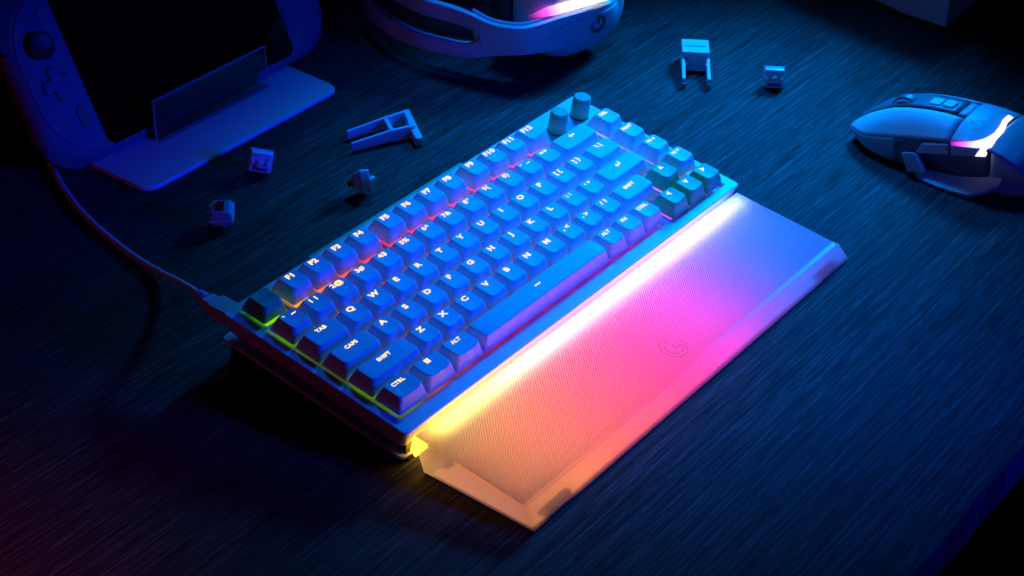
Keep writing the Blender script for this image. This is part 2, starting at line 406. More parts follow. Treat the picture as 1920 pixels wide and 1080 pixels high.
BASE_Z = -9.2
def dish(x, y, w, space):
    if space: return -0.55 * (y / 6.5) ** 2
    hw = (w * U - 6.0) / 2
    return -0.55 * (1 - min(1.0, (x / hw) ** 2)) if w <= 1.3 else -0.40 * (1 - min(1.0, (x / hw) ** 2))
CAPM = {}
def cap_mesh(w, space, mname):
    key = (w, space, mname)
    if key in CAPM: return CAPM[key]
    hb = (w * U - 0.95) / 2; db = (U - 0.95) / 2
    ht = (w * U - 5.9) / 2; yt0, yt1 = -6.5, 6.2
    rings = []
    def ring(f, z, r, inset=0.0, dz=None):
        x0 = hb + (ht - hb) * f; y0 = -db + (yt0 + db) * f; y1 = db + (yt1 - db) * f
        return [(x, y, z if dz is None else dz(x, y)) for x, y in rrect(-x0 + inset, x0 - inset, y0 + inset, y1 - inset, r, 5, 8)]
    rings.append(ring(0, BASE_Z, 1.3))
    rings.append(ring(0.05, BASE_Z + 0.5, 1.4))
    rings.append(ring(0.42, BASE_Z + 4.3, 1.8))
    rings.append(ring(0.90, -0.95, 2.3))
    D = lambda x, y: dish(x, y, w, space)
    rings.append(ring(0.97, 0, 2.3, 0.0, lambda x, y: D(x, y) - 0.42))
    rings.append(ring(1.0, 0, 2.2, 0.18, lambda x, y: D(x, y) - 0.10))
    rings.append(ring(1.0, 0, 2.0, 0.60, lambda x, y: D(x, y)))
    last = rings[-1]
    for s_ in (0.8, 0.6, 0.4, 0.2):
        rings.append([(x * s_, y * s_, D(x * s_, y * s_)) for x, y, _ in last])
    mb = MB(); mb.loft(rings)
    o = mb.build('keycap', M[mname], None, angle=48)
    me = o.data; bpy.data.objects.remove(o)
    CAPM[key] = me; return me

def text_mesh(body, cap_h, xs=1.22, bold=0.085, spacing=1.08):
    cu = bpy.data.curves.new('legend', 'FONT'); cu.body = body; cu.align_x = 'CENTER'; cu.align_y = 'CENTER'
    cu.size = 1.0; cu.offset = bold * 0.5; cu.space_character = spacing; cu.resolution_u = 3; cu.fill_mode = 'BOTH'; cu.dimensions = '2D'
    ob = bpy.data.objects.new('t', cu); COL.objects.link(ob)
    bpy.context.view_layer.update()
    me = bpy.data.meshes.new_from_object(ob.evaluated_get(bpy.context.evaluated_depsgraph_get()))
    bpy.data.objects.remove(ob)
    sc = cap_h / 0.74
    vs_ = [(v.co.x * sc * xs, v.co.y * sc) for v in me.vertices]
    fs_ = [tuple(p.vertices) for p in me.polygons]
    bpy.data.meshes.remove(me)
    if vs_:
        cx = (max(v[0] for v in vs_) + min(v[0] for v in vs_)) / 2; cy_ = (max(v[1] for v in vs_) + min(v[1] for v in vs_)) / 2
        vs_ = [(x - cx, y - cy_) for x, y in vs_]
    return vs_, fs_

def poly_mesh(polys):
    v, f = [], []
    for pl in polys:
        o = len(v); v += pl
        bmx = bmesh.new(); vv = [bmx.verts.new((x, y, 0)) for x, y in pl]
        fc = bmx.faces.new(vv); res = bmesh.ops.triangulate(bmx, faces=[fc])
        bmx.verts.index_update()
        idx = {q: i for i, q in enumerate(vv)}
        for t in bmx.faces: f.append(tuple(o + idx[q] for q in t.verts))
        bmx.free()
    return v, f
TRI = [(-2.0, -1.5), (0, -0.9), (2.0, -1.5), (0, 2.2)]
def rotp(pl, a, s=1.0, dx=0, dy=0):
    c, d = math.cos(R(a)) * s, math.sin(R(a)) * s
    return [(c * x - d * y + dx, d * x + c * y + dy) for x, y in pl]
ARROW = [(-2.6, 0), (-0.9, 1.5), (-0.9, 0.5), (2.4, 0.5), (2.4, -0.5), (-0.9, -0.5), (-0.9, -1.5)]
def legend_geo(t):
    if t == 'BACK': return poly_mesh([rotp(ARROW, 0, 1.0)])
    if t == 'ENTER': return poly_mesh([[(-2.6, -0.5), (-0.9, 1.0), (-0.9, 0.0), (1.5, 0.0), (1.5, 1.8), (2.4, 1.8), (2.4, -1.0), (-0.9, -1.0), (-0.9, -2.0)]])
    if t == 'WIN': return poly_mesh([[(x, y), (x + 1.55, y), (x + 1.55, y + 1.55), (x, y + 1.55)] for x in (-1.65, 0.1) for y in (-1.65, 0.1)])
    if t == 'SPACE': return poly_mesh([[(-2.6, -0.45), (2.6, -0.45), (2.6, 0.45), (-2.6, 0.45)]])
    if t == 'AUP': return poly_mesh([rotp(TRI, 0)])
    if t == 'ADOWN': return poly_mesh([rotp(TRI, 180)])
    if t == 'ALEFT': return poly_mesh([rotp(TRI, 90)])
    if t == 'ARIGHT': return poly_mesh([rotp(TRI, -90)])
    if t in ('PGUP', 'PGDN'):
        v, f = text_mesh('PG', 2.1, 1.15)
        v = [(x - 1.5, y) for x, y in v]
        v2, f2 = poly_mesh([rotp([(-1.2, -0.9), (1.2, -0.9), (0, 1.2)], 0 if t == 'PGUP' else 180, 1.0, 2.9, 0)])
        return v + v2, f + [tuple(i + len(v) for i in q) for q in f2]
    if t == 'LOGO': return poly_mesh(logo_polys(4.3))
    if len(t) >= 4 and t.isalpha(): return text_mesh(t, 2.5 if len(t) > 4 else 2.45, 1.12)
    if t in ('TAB', 'CAPS', 'ALT', 'DEL', 'FN'): return text_mesh(t, 2.5, 1.15)
    if t[0] == 'F' and len(t) > 1: return text_mesh(t, 3.5, 1.25, 0.10)
    if t.isalpha(): return text_mesh(t, 3.45, 1.34, 0.10)
    return text_mesh(t, 3.2, 1.28, 0.085)

LEGC = {}
LED = MB()
for t, cx, cy_, w, row, col in KEYS:
    sp = t == 'SPACE'
    me = cap_mesh(w, sp, col)
    o = bpy.data.objects.new('keycap', me); COL.objects.link(o); o.parent = KB
    h = rowh(row)
    o.location = (cx * U * MM, cy_ * U * MM, h * MM)
    names = {'LOGO': 'teal corner keycap with a round emblem', 'AUP': 'teal up arrow keycap', 'ADOWN': 'teal down arrow keycap',
             'ALEFT': 'teal left arrow keycap', 'ARIGHT': 'teal right arrow keycap', 'SPACE': 'long white space bar'}
    if t in names: o['label'] = names[t]
    v, f = legend_geo(t)
    yo = 3.3 if t not in ('LOGO',) else 0.0
    if sp: yo = 1.6
    if col == 'teal' and t != 'LOGO': yo = 2.8
    if len(t) >= 4 and t.isalpha() and w > 1.3 and t not in ('BACK', 'ENTER', 'SPACE'): yo = 2.6
    if t in ('BACK', 'ENTER'): yo = 2.2
    mb = MB()
    # legends are flush with the dished top, about 0.05 mm proud
    mb.add([(x, y + yo, dish(x, y + yo, w, sp) + 0.07) for x, y in v], f)
    # material ramps read object x: shift the mesh so that x is the keyboard's x
    lm = bpy.data.meshes.new('legend')
    lm.from_pydata([((x + cx * U) * MM, y * MM, z * MM) for x, y, z in mb.v], [], mb.f)
    lm.materials.append(M['legend'] if t != 'LOGO' else M['teal_dark'])
    lo = bpy.data.objects.new('legend', lm); COL.objects.link(lo); lo.parent = o; lo.location = (-cx * U * MM, 0, 0)
    # printed marks on the front faces
    fy = lambda s_: -9.05 + (2.55) * s_; fz = lambda s_: BASE_Z + 8.7 * s_
    def front(mesh_v, mesh_f, nm, m_):
        pm = bpy.data.meshes.new(nm)
        pm.from_pydata([(x * MM, (fy(0.62 + z / 9.0) - 0.09) * MM, fz(0.62 + z / 9.0) * MM) for x, z in mesh_v], [], mesh_f)
        pm.materials.append(m_)
        po = bpy.data.objects.new(nm, pm); COL.objects.link(po); po.parent = o
    if t in ('`  ~', '1 !', '2@', '3#'):
        n = 20; vv = [(r_ * math.cos(2 * math.pi * q / n), r_ * math.sin(2 * math.pi * q / n)) for r_ in (1.35, 0.85) for q in range(n)]
        front(vv, [(q, (q + 1) % n, n + (q + 1) % n, n + q) for q in range(n)], 'side_icon', M['print'])
    elif (t[0] == 'F' and t[1:].isdigit()) or t in ('PRNT', 'PGUP', 'PGDN'):
        j = KEYS.index((t, cx, cy_, w, row, col)) % 4
        shapes = [[[(-1.3, -.5), (1.3, -.5), (1.3, .5), (-1.3, .5)]], [[(-1.2, -1.1), (-.5, -1.1), (-.5, 1.1), (-1.2, 1.1)], [(.2, -1.1), (.9, -1.1), (.9, 1.1), (.2, 1.1)]],
                  [[(-1.2, -1.1), (1.2, 0), (-1.2, 1.1)]], [[(-1.1, -1.1), (1.1, -1.1), (1.1, -.5), (-1.1, -.5)], [(-.6, 0), (.6, 0), (.6, 1.1), (-.6, 1.1)]]]
        v2, f2 = poly_mesh(shapes[j]); front(v2, f2, 'side_icon', M['print'])
    if t in ('F', 'J', '5%'):
        z = dish(0, -4.6, w, False)
        hb_ = MB().box(-1.5, 1.5, -5.0, -4.3, z - 0.1, z + 0.35).build('homing_bar', M[col], o, bevel=0.15)
    # one lamp under each switch (two or more under wide caps)
    nl = max(1, int(round(w / 1.2)))
    for q in range(nl):
        lx = cx * U + (q - (nl - 1) / 2) * U * (w / nl if nl > 1 else 0)
        LED.box(lx - 5.5, lx + 5.5, cy_ * U - (9.2 if row == -1 else 5.5), cy_ * U + (3.0 if row == -1 else 5.5), -13.0 + 0.02, -12.4)
o = LED.build('key_backlight', M['led'], KB, smooth=False); o['kind'] = 'stuff'

# low ledge along the rear edge
MB().prism(rrect(66, 206, 37.0, 42.0, 1.5), lambda x, y: (x, y, -19.0), lambda x, y: (x, y, -13.2)).build('rear_ledge', M['knob'], KB, bevel=0.5)
# --- two roller knobs
for kx, ky in ((14.50, 1.03), (15.84, 1.06)):
    mb = MB().lathe([(5.4, -9.9), (5.9, -9.3), (6.15, -8.6), (6.0, 2.3), (5.9, 2.6), (5.5, 2.7), (5.5, 3.0), (5.75, 3.2), (5.6, 4.5), (5.2, 4.95), (0.05, 5.05)], (kx * U, ky * U, 0), 48)
    kn = mb.build('knob', M['knob'], KB, angle=40); kn['label'] = 'teal cylindrical control knob'
    MB().lathe([(6.4, -10.0), (6.4, -9.93), (0.1, -9.93)], (kx * U, ky * U, 0.02), 40).build('knob_gap', M['seam'], kn)

# ------------------------------------------------------------------ palm rest (world millimetres)
PR = thing('palm_rest', 'frosted ribbed acrylic palm rest glowing yellow, pink and blue in front of the keyboard', 'palm rest', (2.8, -138, 0))
PB = (2.8, -138, 0)
xl, xr = -158.0, 163.6
yb, yf = -95.6, -168.8           # top back / front edge
zb, zf = 20.6, 12.6
def top_z(y): return zb + (zf - zb) * (y - yb) / (yf - yb)
def shell(name, quads, m, bev=0):
    mb = MB()
    for q in quads: mb.add(q, [tuple(range(len(q)))])
    o = mb.build(name, m, PR, PB, smooth=False); return o
rx = xr - 6.0; lx_ = xl + 1.2
yr = yf + 2.6; zr_ = top_z(yr)
ribbed = shell('ribbed_top', [[(lx_, yb, zb), (rx, yb, zb), (rx, yr, zr_), (lx_, yr, zr_)]], M['ribbed'])
shell('front_border', [[(lx_, yr, zr_), (rx, yr, zr_), (rx, yf, zf), (lx_, yf, zf)]], M['frost'])
shell('front_face', [[(xl + .5, yf, zf - .6), (xr - 4.0, yf, zf - .6), (xr, -175.6, 0.6), (xl, -175.0, 0.6)],
                     [(lx_, yf, zf), (rx, yf, zf), (xr - 4.0, yf, zf - .6), (xl + .5, yf, zf - .6)]], M['frost'])
shell('left_face', [[(xl, -102.4, 0.6), (xl, -175.0, 0.6), (xl + .5, yf, zf - .6), (xl + .3, yb, zb - .8)],
                    [(lx_, yb, zb), (lx_, yf, zf), (xl + .5, yf, zf - .6), (xl + .3, yb, zb - .8)]], M['frost'])
shell('right_face', [[(rx, yb, zb), (rx, yf, zf), (xr - 4.0, yf, zf - .6), (xr - 1.0, yf + .5, zf - 4), (xr - 1.0, yb, zb - 4)],
                     [(xr - 1.0, yf + .5, zf - 4), (xr - 1.0, yb, zb - 4), (xr, -102.4, 0.6), (xr, -175.6, 0.6)],
                     [(xr - 4.0, yf, zf - .6), (xr - 1.0, yf + .5, zf - 4), (xr, -175.6, 0.6)]], M['frost'])
shell('dark_bottom_sheet', [[(xl, -102.4, 0.6), (xr, -102.4, 0.6), (xr, -175.6, 0.6), (xl, -175.0, 0.6)]], M['bottom_dark'])  # opaque dark sheet stands in for desk seen through the block
MB().box(xl + 12, xr - 10, -103.5, -97.2, 13.2, 13.6).build('added_glow_strip', M['edge'], PR, PB, smooth=False)  # added glowing strip, makes the bright band along the back
MB().box(xl + 11, xr - 9, -104.5, -96.8, 12.4, 13.1).build('glow_strip_shield', M['rubber'], PR, PB, smooth=False)  # added opaque plate, blocks the strip's downward light
MB().box(xl + 1.6, xr - 2.0, -172.4, -108, 1.2, 1.6).build('added_glow_sheet', M['glow_sheet'], PR, PB, smooth=False)  # added glowing sheet, lights the shell from within
for fx, fy_ in ((xl + 10, -172.5), (xr - 36, -172.5), (xl + 10, -112), (xr - 36, -112)):
    MB().prism(rrect(fx, fx + 26, fy_, fy_ + 5.5, 2.6), lambda x, y: (x, y, 0.0), lambda x, y: (x, y, 2.0)).build('rubber_foot', M['rubber'], PR, PB)
# embossed emblem on the top face
lgx, lgy = at_logo = (1.0, -152.0)
lg = MB()
for pl in logo_polys(8.2, 0.0):
    lg.tube([(lgx + x, lgy + y, top_z(lgy + y) + 0.05) for x, y in pl + pl[:1]], 0.13, 6)
lg.build('embossed_emblem', M['frost'], PR, PB, smooth=False)

# ------------------------------------------------------------------ cable
CB = thing('usb_cable', 'white cable plugged into the back of the keyboard, running under the handheld console', 'cable', (-150, 60, 0))
CBB = (-150, 60, 0)
MB().prism(rrect(-160.5, -148.2, 38.3, 52.0, 1.5), lambda x, y: (x, y, 31.5), lambda x, y: (x, y, 39.8)).build('plug', M['white'], CB, CBB, bevel=0.8)
MB().prism(rrect(-158.5, -149.8, 51.8, 58.5, 1.5), lambda x, y: (x, y, 32.5), lambda x, y: (x, y, 39.0)).build('plug_neck', M['white'], CB, CBB, bevel=0.8)
def catmull(P, n=10):
    P = [Vector(p) for p in P]; out = []
    Q = [2 * P[0] - P[1]] + P + [2 * P[-1] - P[-2]]
    for i in range(1, len(Q) - 2):
        a, b_, c, d = Q[i - 1:i + 3]
        for s_ in range(n):
            t = s_ / n
            out.append(0.5 * ((2 * b_) + (-a + c) * t + (2 * a - 5 * b_ + 4 * c - d) * t * t + (-a + 3 * b_ - 3 * c + d) * t ** 3))
    out.append(P[-1]); return out
cpath = catmull([(-154, 57, 35.8), (-152.5, 66, 34.5), (-147.0, 74, 28.5), (-137.5, 86, 20.5), (-126.5, 111, 10.0), (-121, 136, 4.0), (-117.8, 163, 2.5), (-112.5, 193.5, 2.6), (-106, 220, 2.5), (-95, 251, 2.5), (-84, 274, 2.5), (-70, 300, 2.5), (-50, 330, 2.5)], 8)
MB().tube(cpath, 2.0, 14).build('cord', M['soft'], CB, CBB, angle=60)
sr = cpath[1:18]
for i in range(0, 5):
    a = cpath[2 + i * 3]; b_ = cpath[4 + i * 3]
    MB().tube([a, (a + b_) / 2, b_], [3.9 - i * .16, 4.0 - i * .16, 3.8 - i * .16], 16).build('strain_relief_ring', M['white'], CB, CBB, angle=60)

# ------------------------------------------------------------------ handheld console and its stand
ca, sa = math.cos(R(27)), math.sin(R(27))
CO = (0.0, 262.0, 10.0)
def con(u, v, d=0.0): return (CO[0] + u, CO[1] + v * sa + d * ca, CO[2] + v * ca - d * sa)
CN = thing('handheld_console', 'white handheld game console with black screen leaning on the stand', 'game console', (42, 290, 0))
CNB = (42, 290, 0)
def outline(off, lift=0.0, n=14):
    q_ = max(0.0, off) * 2.6; r1, r2 = 48 - q_, 44 - q_
    x0, x1, y0, y1 = -84 - off, 168 + off, -1.0 - off * 0.8 + lift, 113 + off * 0.6
    p = []
    for cx, cy_, a0, rx_, ry_ in ((x1 - 44, y1 - 40, 0, 44, 40), (x0 + 44, y1 - 40, 90, 44, 40), (x0 + r1, y0 + r2, 180, r1, r2), (x1 - r1, y0 + r2, 270, r1, r2)):
        for q in range(n + 1):
            a = R(a0 + 90 * q / n); p.append((cx + rx_ * math.cos(a), cy_ + ry_ * math.sin(a)))
    return p
mb = MB()
rings = []
for d, off, lift in ((0.0, -0.4, 0), (0.35, 0.3, 0), (1.2, 0.5, 0), (1.6, 1.6, 0.0), (4.0, 4.2, 0.0), (9.0, 6.6, 0.6), (15.0, 6.6, 3.4), (20.0, 3.5, 7), (24.0, -4, 11), (26, -14, 16)):
    rings.append([con(x, y, d) for x, y in outline(off, lift)])
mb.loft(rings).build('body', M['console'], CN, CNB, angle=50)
def conprism(poly, d0, d1, name, m, bevel=0.0, parent=CN, **kw):
    return MB().prism(poly, lambda u, v: con(u, v, d0), lambda u, v: con(u, v, d1)).build(name, m, parent, CNB, bevel=bevel, **kw)
conprism(rrect(-46.5, 130, 1.0, 108, 7), 0.5, -0.25, 'screen', M['screen'], 0.1)
def condisc(u, v, prof, name, m, n=40, parent=CN):
    rings = [[con(u + r * math.cos(2 * math.pi * q / n), v + r * math.sin(2 * math.pi * q / n), -h) for q in range(n)] for r, h in prof]
    return MB().loft(rings).build(name, m, parent, CNB, angle=40)
condisc(-65.0, 79.5, [(11.5, -0.5), (11.5, 0.1), (10.8, 0.3), (9.0, 0.2)], 'stick_ring', M['console'])
condisc(-66.5, 79.0, [(5, 0), (5.5, 2.5), (9.0, 3.2), (9.4, 4.0), (9.3, 5.0), (8.3, 5.5), (7.6, 5.1), (2, 4.8)], 'thumb_stick', M['dark'])
condisc(146, 58, [(5, 0), (5.5, 4.0), (9.0, 5.0), (9.4, 6.0), (9.3, 7.2), (8.3, 7.8), (7.6, 7.3), (2, 6.8)], 'thumb_stick', M['dark'])
for bx_, by_ in ((146, 92), (155, 84), (137, 84), (146, 76)):
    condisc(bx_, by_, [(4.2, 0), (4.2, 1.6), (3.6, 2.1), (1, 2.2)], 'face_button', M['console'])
def cross(s_, w_, r=2.4):
    p = []
    for a0 in (0, 90, 180, 270):
        arm = [(w_, w_), (s_, w_), (s_, -w_)]
        for q in range(7):
            a = R(90 - 90 * q / 6); p.append(rotp([(s_ - r + r * math.cos(a), w_ - r + r * math.sin(a))], -a0)[0])
        for q in range(7):
            a = R(-90 * q / 6); p.append(rotp([(s_ - r + r * math.cos(a), -w_ + r + r * math.sin(a))], -a0)[0])
        p.append(rotp([(w_ + .0, -w_ - .0)], -a0)[0])
    return p
conprism([(x - 64.8, y + 52.2) for x, y in cross(11.6, 4.4)], 0.3, -0.06, 'pad_well', M['seam'])
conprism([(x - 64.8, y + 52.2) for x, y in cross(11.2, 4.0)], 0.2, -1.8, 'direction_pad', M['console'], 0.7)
def pill(u, v, hw, hh): return rrect(u - hw, u + hw, v - hh, v + hh, hw, 8)
conprism(pill(-56.1, 26.3, 3.9, 8.0), 0.3, -0.05, 'button_well', M['seam'])
conprism(pill(-56.1, 26.3, 3.4, 7.5), 0.2, -0.7, 'green_button', M['green'], 0.4)
conprism(pill(134.5, 26.0, 3.6, 7.6), 0.3, -0.05, 'button_well', M['seam'])
hb = conprism(pill(134.5, 26.0, 3.2, 7.2), 0.2, -0.7, 'home_button', M['console'], 0.4)
conprism([(133.4, 24.5), (135.6, 24.5), (135.6, 26.2), (136.4, 26.2), (134.5, 28.0), (132.6, 26.2), (133.4, 26.2)], -0.6, -0.75, 'home_icon', M['print'], parent=hb)
condisc(-54.8, 97.0, [(4.6, 0.0), (4.6, 0.12), (4.2, 0.12)], 'button_ring', M['seam'])
condisc(-54.8, 97.0, [(4.2, 0), (4.2, 0.6), (3.6, 0.9), (1, 0.9)], 'menu_button', M['console'])
for i in range(3):
    condisc(-65.2 + i * 2.6, 98.2 + i * 0.2, [(0.55, 0), (0.55, 0.15), (0.1, 0.15)], 'microphone_hole', M['seam'], 12)
# shoulder triggers on the upper corners
for sgn, cx in ((-1, -84), (1, 168)):
    pl = [(cx - sgn * 2, 78), (cx + sgn * 7.5, 82), (cx + sgn * 9.0, 98), (cx + sgn * 1, 116), (cx - sgn * 22, 124), (cx - sgn * 46, 124), (cx - sgn * 46, 112), (cx - sgn * 22, 108), (cx - sgn * 8, 98)]
    MB().prism(pl, lambda u, v: con(u, v, 3.0), lambda u, v: con(u, v, 17)).build('shoulder_trigger', M['dark'], CN, CNB, bevel=2.0, seg=3)

ST = thing('console_stand', 'flat white stand plate with a clear upright lip under the handheld console', 'stand', (30, 240, 0))
STB = (30, 240, 0)
mb = MB(); mb.loft([[(x, y, z) for x, y in rrect(-61.5 + i, 122.5 - i, 211.5 + i, 275 - i, 11, 8)] for z, i in ((0.0, 0.6), (0.8, 0), (2.7, 0), (3.5, 0.6))])
mb.build('base_plate', M['white'], ST, STB, angle=40)
lp = MB().box(-13.2, 91.4, 254.0, 256.0, 3.55, 33.2).build('clear_lip', M['acrylic'], ST, STB)
MB().box(-13.2, 91.4, 254.0, 256.0, 33.25, 33.75).build('lip_edge', M['acrylic_edge'], lp, STB)
MB().box(-13.75, -13.25, 254.0, 256.0, 3.55, 33.75).build('lip_edge', M['acrylic_edge'], lp, STB)
MB().box(91.45, 91.95, 254.0, 256.0, 3.55, 33.75).build('lip_edge', M['acrylic_edge'], lp, STB)
MB().box(-15, 93, 251.3, 252.1, 3.4, 3.62).build('slot_groove', M['seam'], ST, STB)
# rear prop behind the console
MB().prism([(272, 2.0), (276, 2.0), (352, 100), (348, 102)], lambda y, z: (-20, y, z), lambda y, z: (90, y, z)).build('back_prop', M['white'], ST, STB, bevel=0.5)
MB().box(-20, 90, 272, 330, 0, 3.4).build('rear_plate', M['white'], ST, STB, bevel=0.6)

# ------------------------------------------------------------------ headset lying on its side
HS = thing('headset', 'white headset lying behind the keyboard, light strip glowing on its ear cup', 'headset', (235, 130, 0))
HSB = (235, 130, 0)
bot = [(235, 305, 9), (214, 272, 12), (199, 248, 13.5), (190, 225, 14.5), (187, 196, 15), (192, 170, 15.5), (198, 152, 17), (207.5, 136, 20), (219, 119, 22), (240, 106.5, 23), (268, 98.5, 24), (292, 98, 25), (312, 104, 27)]
topp = [(246, 302, 54), (226, 272, 53), (210, 248, 52), (201, 224, 51), (196, 199, 50.5), (199, 174, 50), (200.5, 157, 49), (203, 137, 46), (212, 116, 47), (236, 103, 50), (263, 94.5, 50), (281, 92, 49), (300, 98, 46)]
bs = catmull(bot, 6); ts = catmull(topp, 6); N = len(bs)
def ribbon(i0, i1, f0, f1, th, name, m, inward=0.0, par=HS, bevel=0.9):
    rings = []
    for i in range(i0, i1 + 1):
        a, b_ = bs[i], ts[i]
        tg = (bs[min(i + 1, N - 1)] - bs[max(i - 1, 0)]); tg.z = 0; tg.normalize()
        n = Vector((-tg.y, tg.x, 0))          # towards the inside of the arch
        up = b_ - a
        lo = f0(i) if callable(f0) else f0; hi = f1(i) if callable(f1) else f1
        A = a + up * lo + n * inward; B = a + up * hi + n * inward
        Md = (A + B) / 2 - n * 1.2
        rings.append([A, Md, B, B + n * th, A + n * th])
    return MB().loft(rings).build(name, m, par, HSB, bevel=bevel, angle=50)
ie = 38       # slot end station
def sl(i):    # slot closing
    s_ = max(0.0, (i - (ie - 6)) / 6.0); return 1 - math.sqrt(max(0.0, 1 - s_ * s_))
ribbon(0, ie, 0.0, lambda i: 0.30 + 0.19 * sl(i), 5.0, 'headband_lower_arm', M['white'])
ribbon(0, ie, lambda i: 0.68 - 0.18 * sl(i), 1.0, 5.0, 'headband_upper_arm', M['white'])
ribbon(ie, N - 1, 0.0, 1.0, 5.2, 'headband_yoke', M['white'])
ribbon(ie - 2, ie + 20, -0.02, 1.04, 3.0, 'inner_band', M['soft'], 6.0)
st = ribbon(0, ie + 4, 0.22, 0.80, 2.0, 'suspension_strap', M['fabric'], 12.0)
for i in range(14, ie + 3):
    for fr_ in (0.0, 0.5):
        a = bs[i].lerp(bs[i + 1], fr_); b_ = ts[i].lerp(ts[i + 1], fr_)
        tg = bs[i + 1] - bs[i]; tg.z = 0; tg.normalize(); n = Vector((-tg.y, tg.x, 0))
        A = a.lerp(b_, 0.25) + n * 11.6; B = a.lerp(b_, 0.77) + n * 11.6
        MB().tube([A, B], 0.75, 6).build('strap_rib', M['fabric'], st, HSB)
# raised outer plate of the yoke with emblem
pl0 = 52
plate = ribbon(pl0, N - 3, lambda i: 0.12 + 0.25 * (1 - math.sqrt(max(0, 1 - max(0.0, (pl0 + 5 - i) / 5.0) ** 2))), lambda i: 0.80 - 0.25 * (1 - math.sqrt(max(0, 1 - max(0.0, (pl0 + 5 - i) / 5.0) ** 2))), 1.6, 'yoke_cover', M['soft'], -1.3, bevel=0.4)
i = 61
a, b_ = bs[i], ts[i]; tg = (bs[i + 1] - bs[i - 1]); tg.z = 0; tg.normalize(); n = Vector((-tg.y, tg.x, 0)); up = (b_ - a).normalized()
cen = a.lerp(b_, 0.47) - n * 2.75
lg = MB()
for pl in logo_polys(8.0, R(90)):
    lg.prism(pl, lambda x, y: cen + tg * x + up * y, lambda x, y: cen + tg * x + up * y - n * 0.25)
lg.build('emblem', M['print'], plate, HSB, smooth=False)
# ear cup
ec = Vector((278, 138, 47)); ax = Vector((0.22, 0.97, 0.0)).normalized(); ex = Vector((ax.y, -ax.x, 0)); ez = Vector((0, 0, 1))
def cup(prof, name, m, par=HS, n=48):
    rings = []
    for rx_, rz_, d in prof:
        rings.append([ec + ax * d + ex * (math.copysign(abs(math.cos(2 * math.pi * q / n)) ** 0.75, math.cos(2 * math.pi * q / n)) * rx_) + ez * (math.copysign(abs(math.sin(2 * math.pi * q / n)) ** 0.75, math.sin(2 * math.pi * q / n)) * rz_) for q in range(n)])
    return MB().loft(rings).build(name, m, par, HSB, angle=50)
ecup = cup([(20, 18, -36), (34, 32, -35), (41, 39, -30), (44, 42, -22), (45, 43, -8), (43, 41, -2)], 'ear_cup', M['soft'])
cup([(42.2, 40.2, -2), (42.2, 40.2, 0.6)], 'cup_seam', M['seam'], ecup)
cup([(44, 42, 0.6), (47, 44, 6), (47, 44, 16), (40, 38, 22), (24, 22, 23)], 'ear_cushion', M['fabric'])
MB().tube([ec + ax * -36 + ez * -4, ec + ax * -44 + ez * -6], 9, 20).build('swivel', M['soft'], HS, HSB)
# light strip along the front of the cup
sp_ = catmull([(222, 119, 51), (232, 112, 53.2), (247, 103.5, 55), (262, 97.0, 56.2), (273, 93, 56.4), (280, 93, 55), (284, 96, 52)], 6)
led = MB(); rings = []
for i, p in enumerate(sp_):
    f_ = min(1.0, i / 8.0, (len(sp_) - 1 - i) / 3.0 + 0.35); hgt = 0.8 + 2.5 * f_
    q = Vector((0.10, 0.40, 0.9)).normalized()
    rings.append([p - q * hgt, p + q * hgt, p + q * hgt + Vector((0.5, 2, -0.5)), p - q * hgt + Vector((.5, 2, -.5))])
led.loft(rings)
lo_ = bpy.data.objects.new('dummy', None)
o = led.build('light_strip', M['hs_led'], HS, (222, 116, 0))
o.location = ((222 - HSB[0]) * MM, (116 - HSB[1]) * MM, 0)
bpy.data.objects.remove(lo_)

# ------------------------------------------------------------------ mouse
MS = thing('mouse', 'white gaming mouse with a glowing side strip, to the right of the keyboard', 'mouse', (312, -165, 0))
MSB = (312, -165, 0)
# stations front -> rear: y, x_left, z_edge, x_ridge_l, x_ridge_r, z_ridge, x_right, z_bottom, x_bot_l
STN = [(-99.5, 300, 9.5, 306, 328, 10.5, 334, 6.5, 302),
       (-104, 296, 11.5, 305.5, 329, 15.0, 338, 6.0, 299),
       (-110, 291, 12.5, 305, 330, 20.5, 342, 5.0, 294),
       (-117, 287.5, 14.0, 304.5, 330, 25.5, 345, 3.0, 291),
       (-127, 286.5, 17.2, 304, 330, 31.5, 347, 1.5, 290),
       (-139, 286, 21.0, 303.5, 330, 36.0, 348, 1.2, 290),
       (-152, 286, 25.0, 303.5, 330, 39.2, 348.5, 1.2, 290),
       (-165, 286, 28.8, 304, 330, 41.0, 349, 1.2, 291),
       (-178, 286, 32.2, 304, 330, 41.6, 349.5, 1.2, 291),
       (-190, 286.5, 34.5, 305, 330, 41.2, 350, 1.2, 291),
       (-201, 287.5, 35.0, 306, 330, 39.6, 349, 1.2, 292),
       (-212, 289.5, 32.5, 307, 329, 35.5, 347, 1.4, 293),
       (-221, 293, 27.0, 309, 328, 29.5, 343, 2.0, 296),
       (-228, 298, 18.0, 311, 326, 20.5, 337, 3.0, 301),
       (-231.5, 304, 9.0, 314, 324, 10.5, 331, 5.0, 306)]
def lerp_st(y):
    for a, b_ in zip(STN, STN[1:]):
        if a[0] >= y >= b_[0]:
            t = (a[0] - y) / (a[0] - b_[0]); return [p + (q - p) * t for p, q in zip(a, b_)]
    return list(STN[0] if y > STN[0][0] else STN[-1])
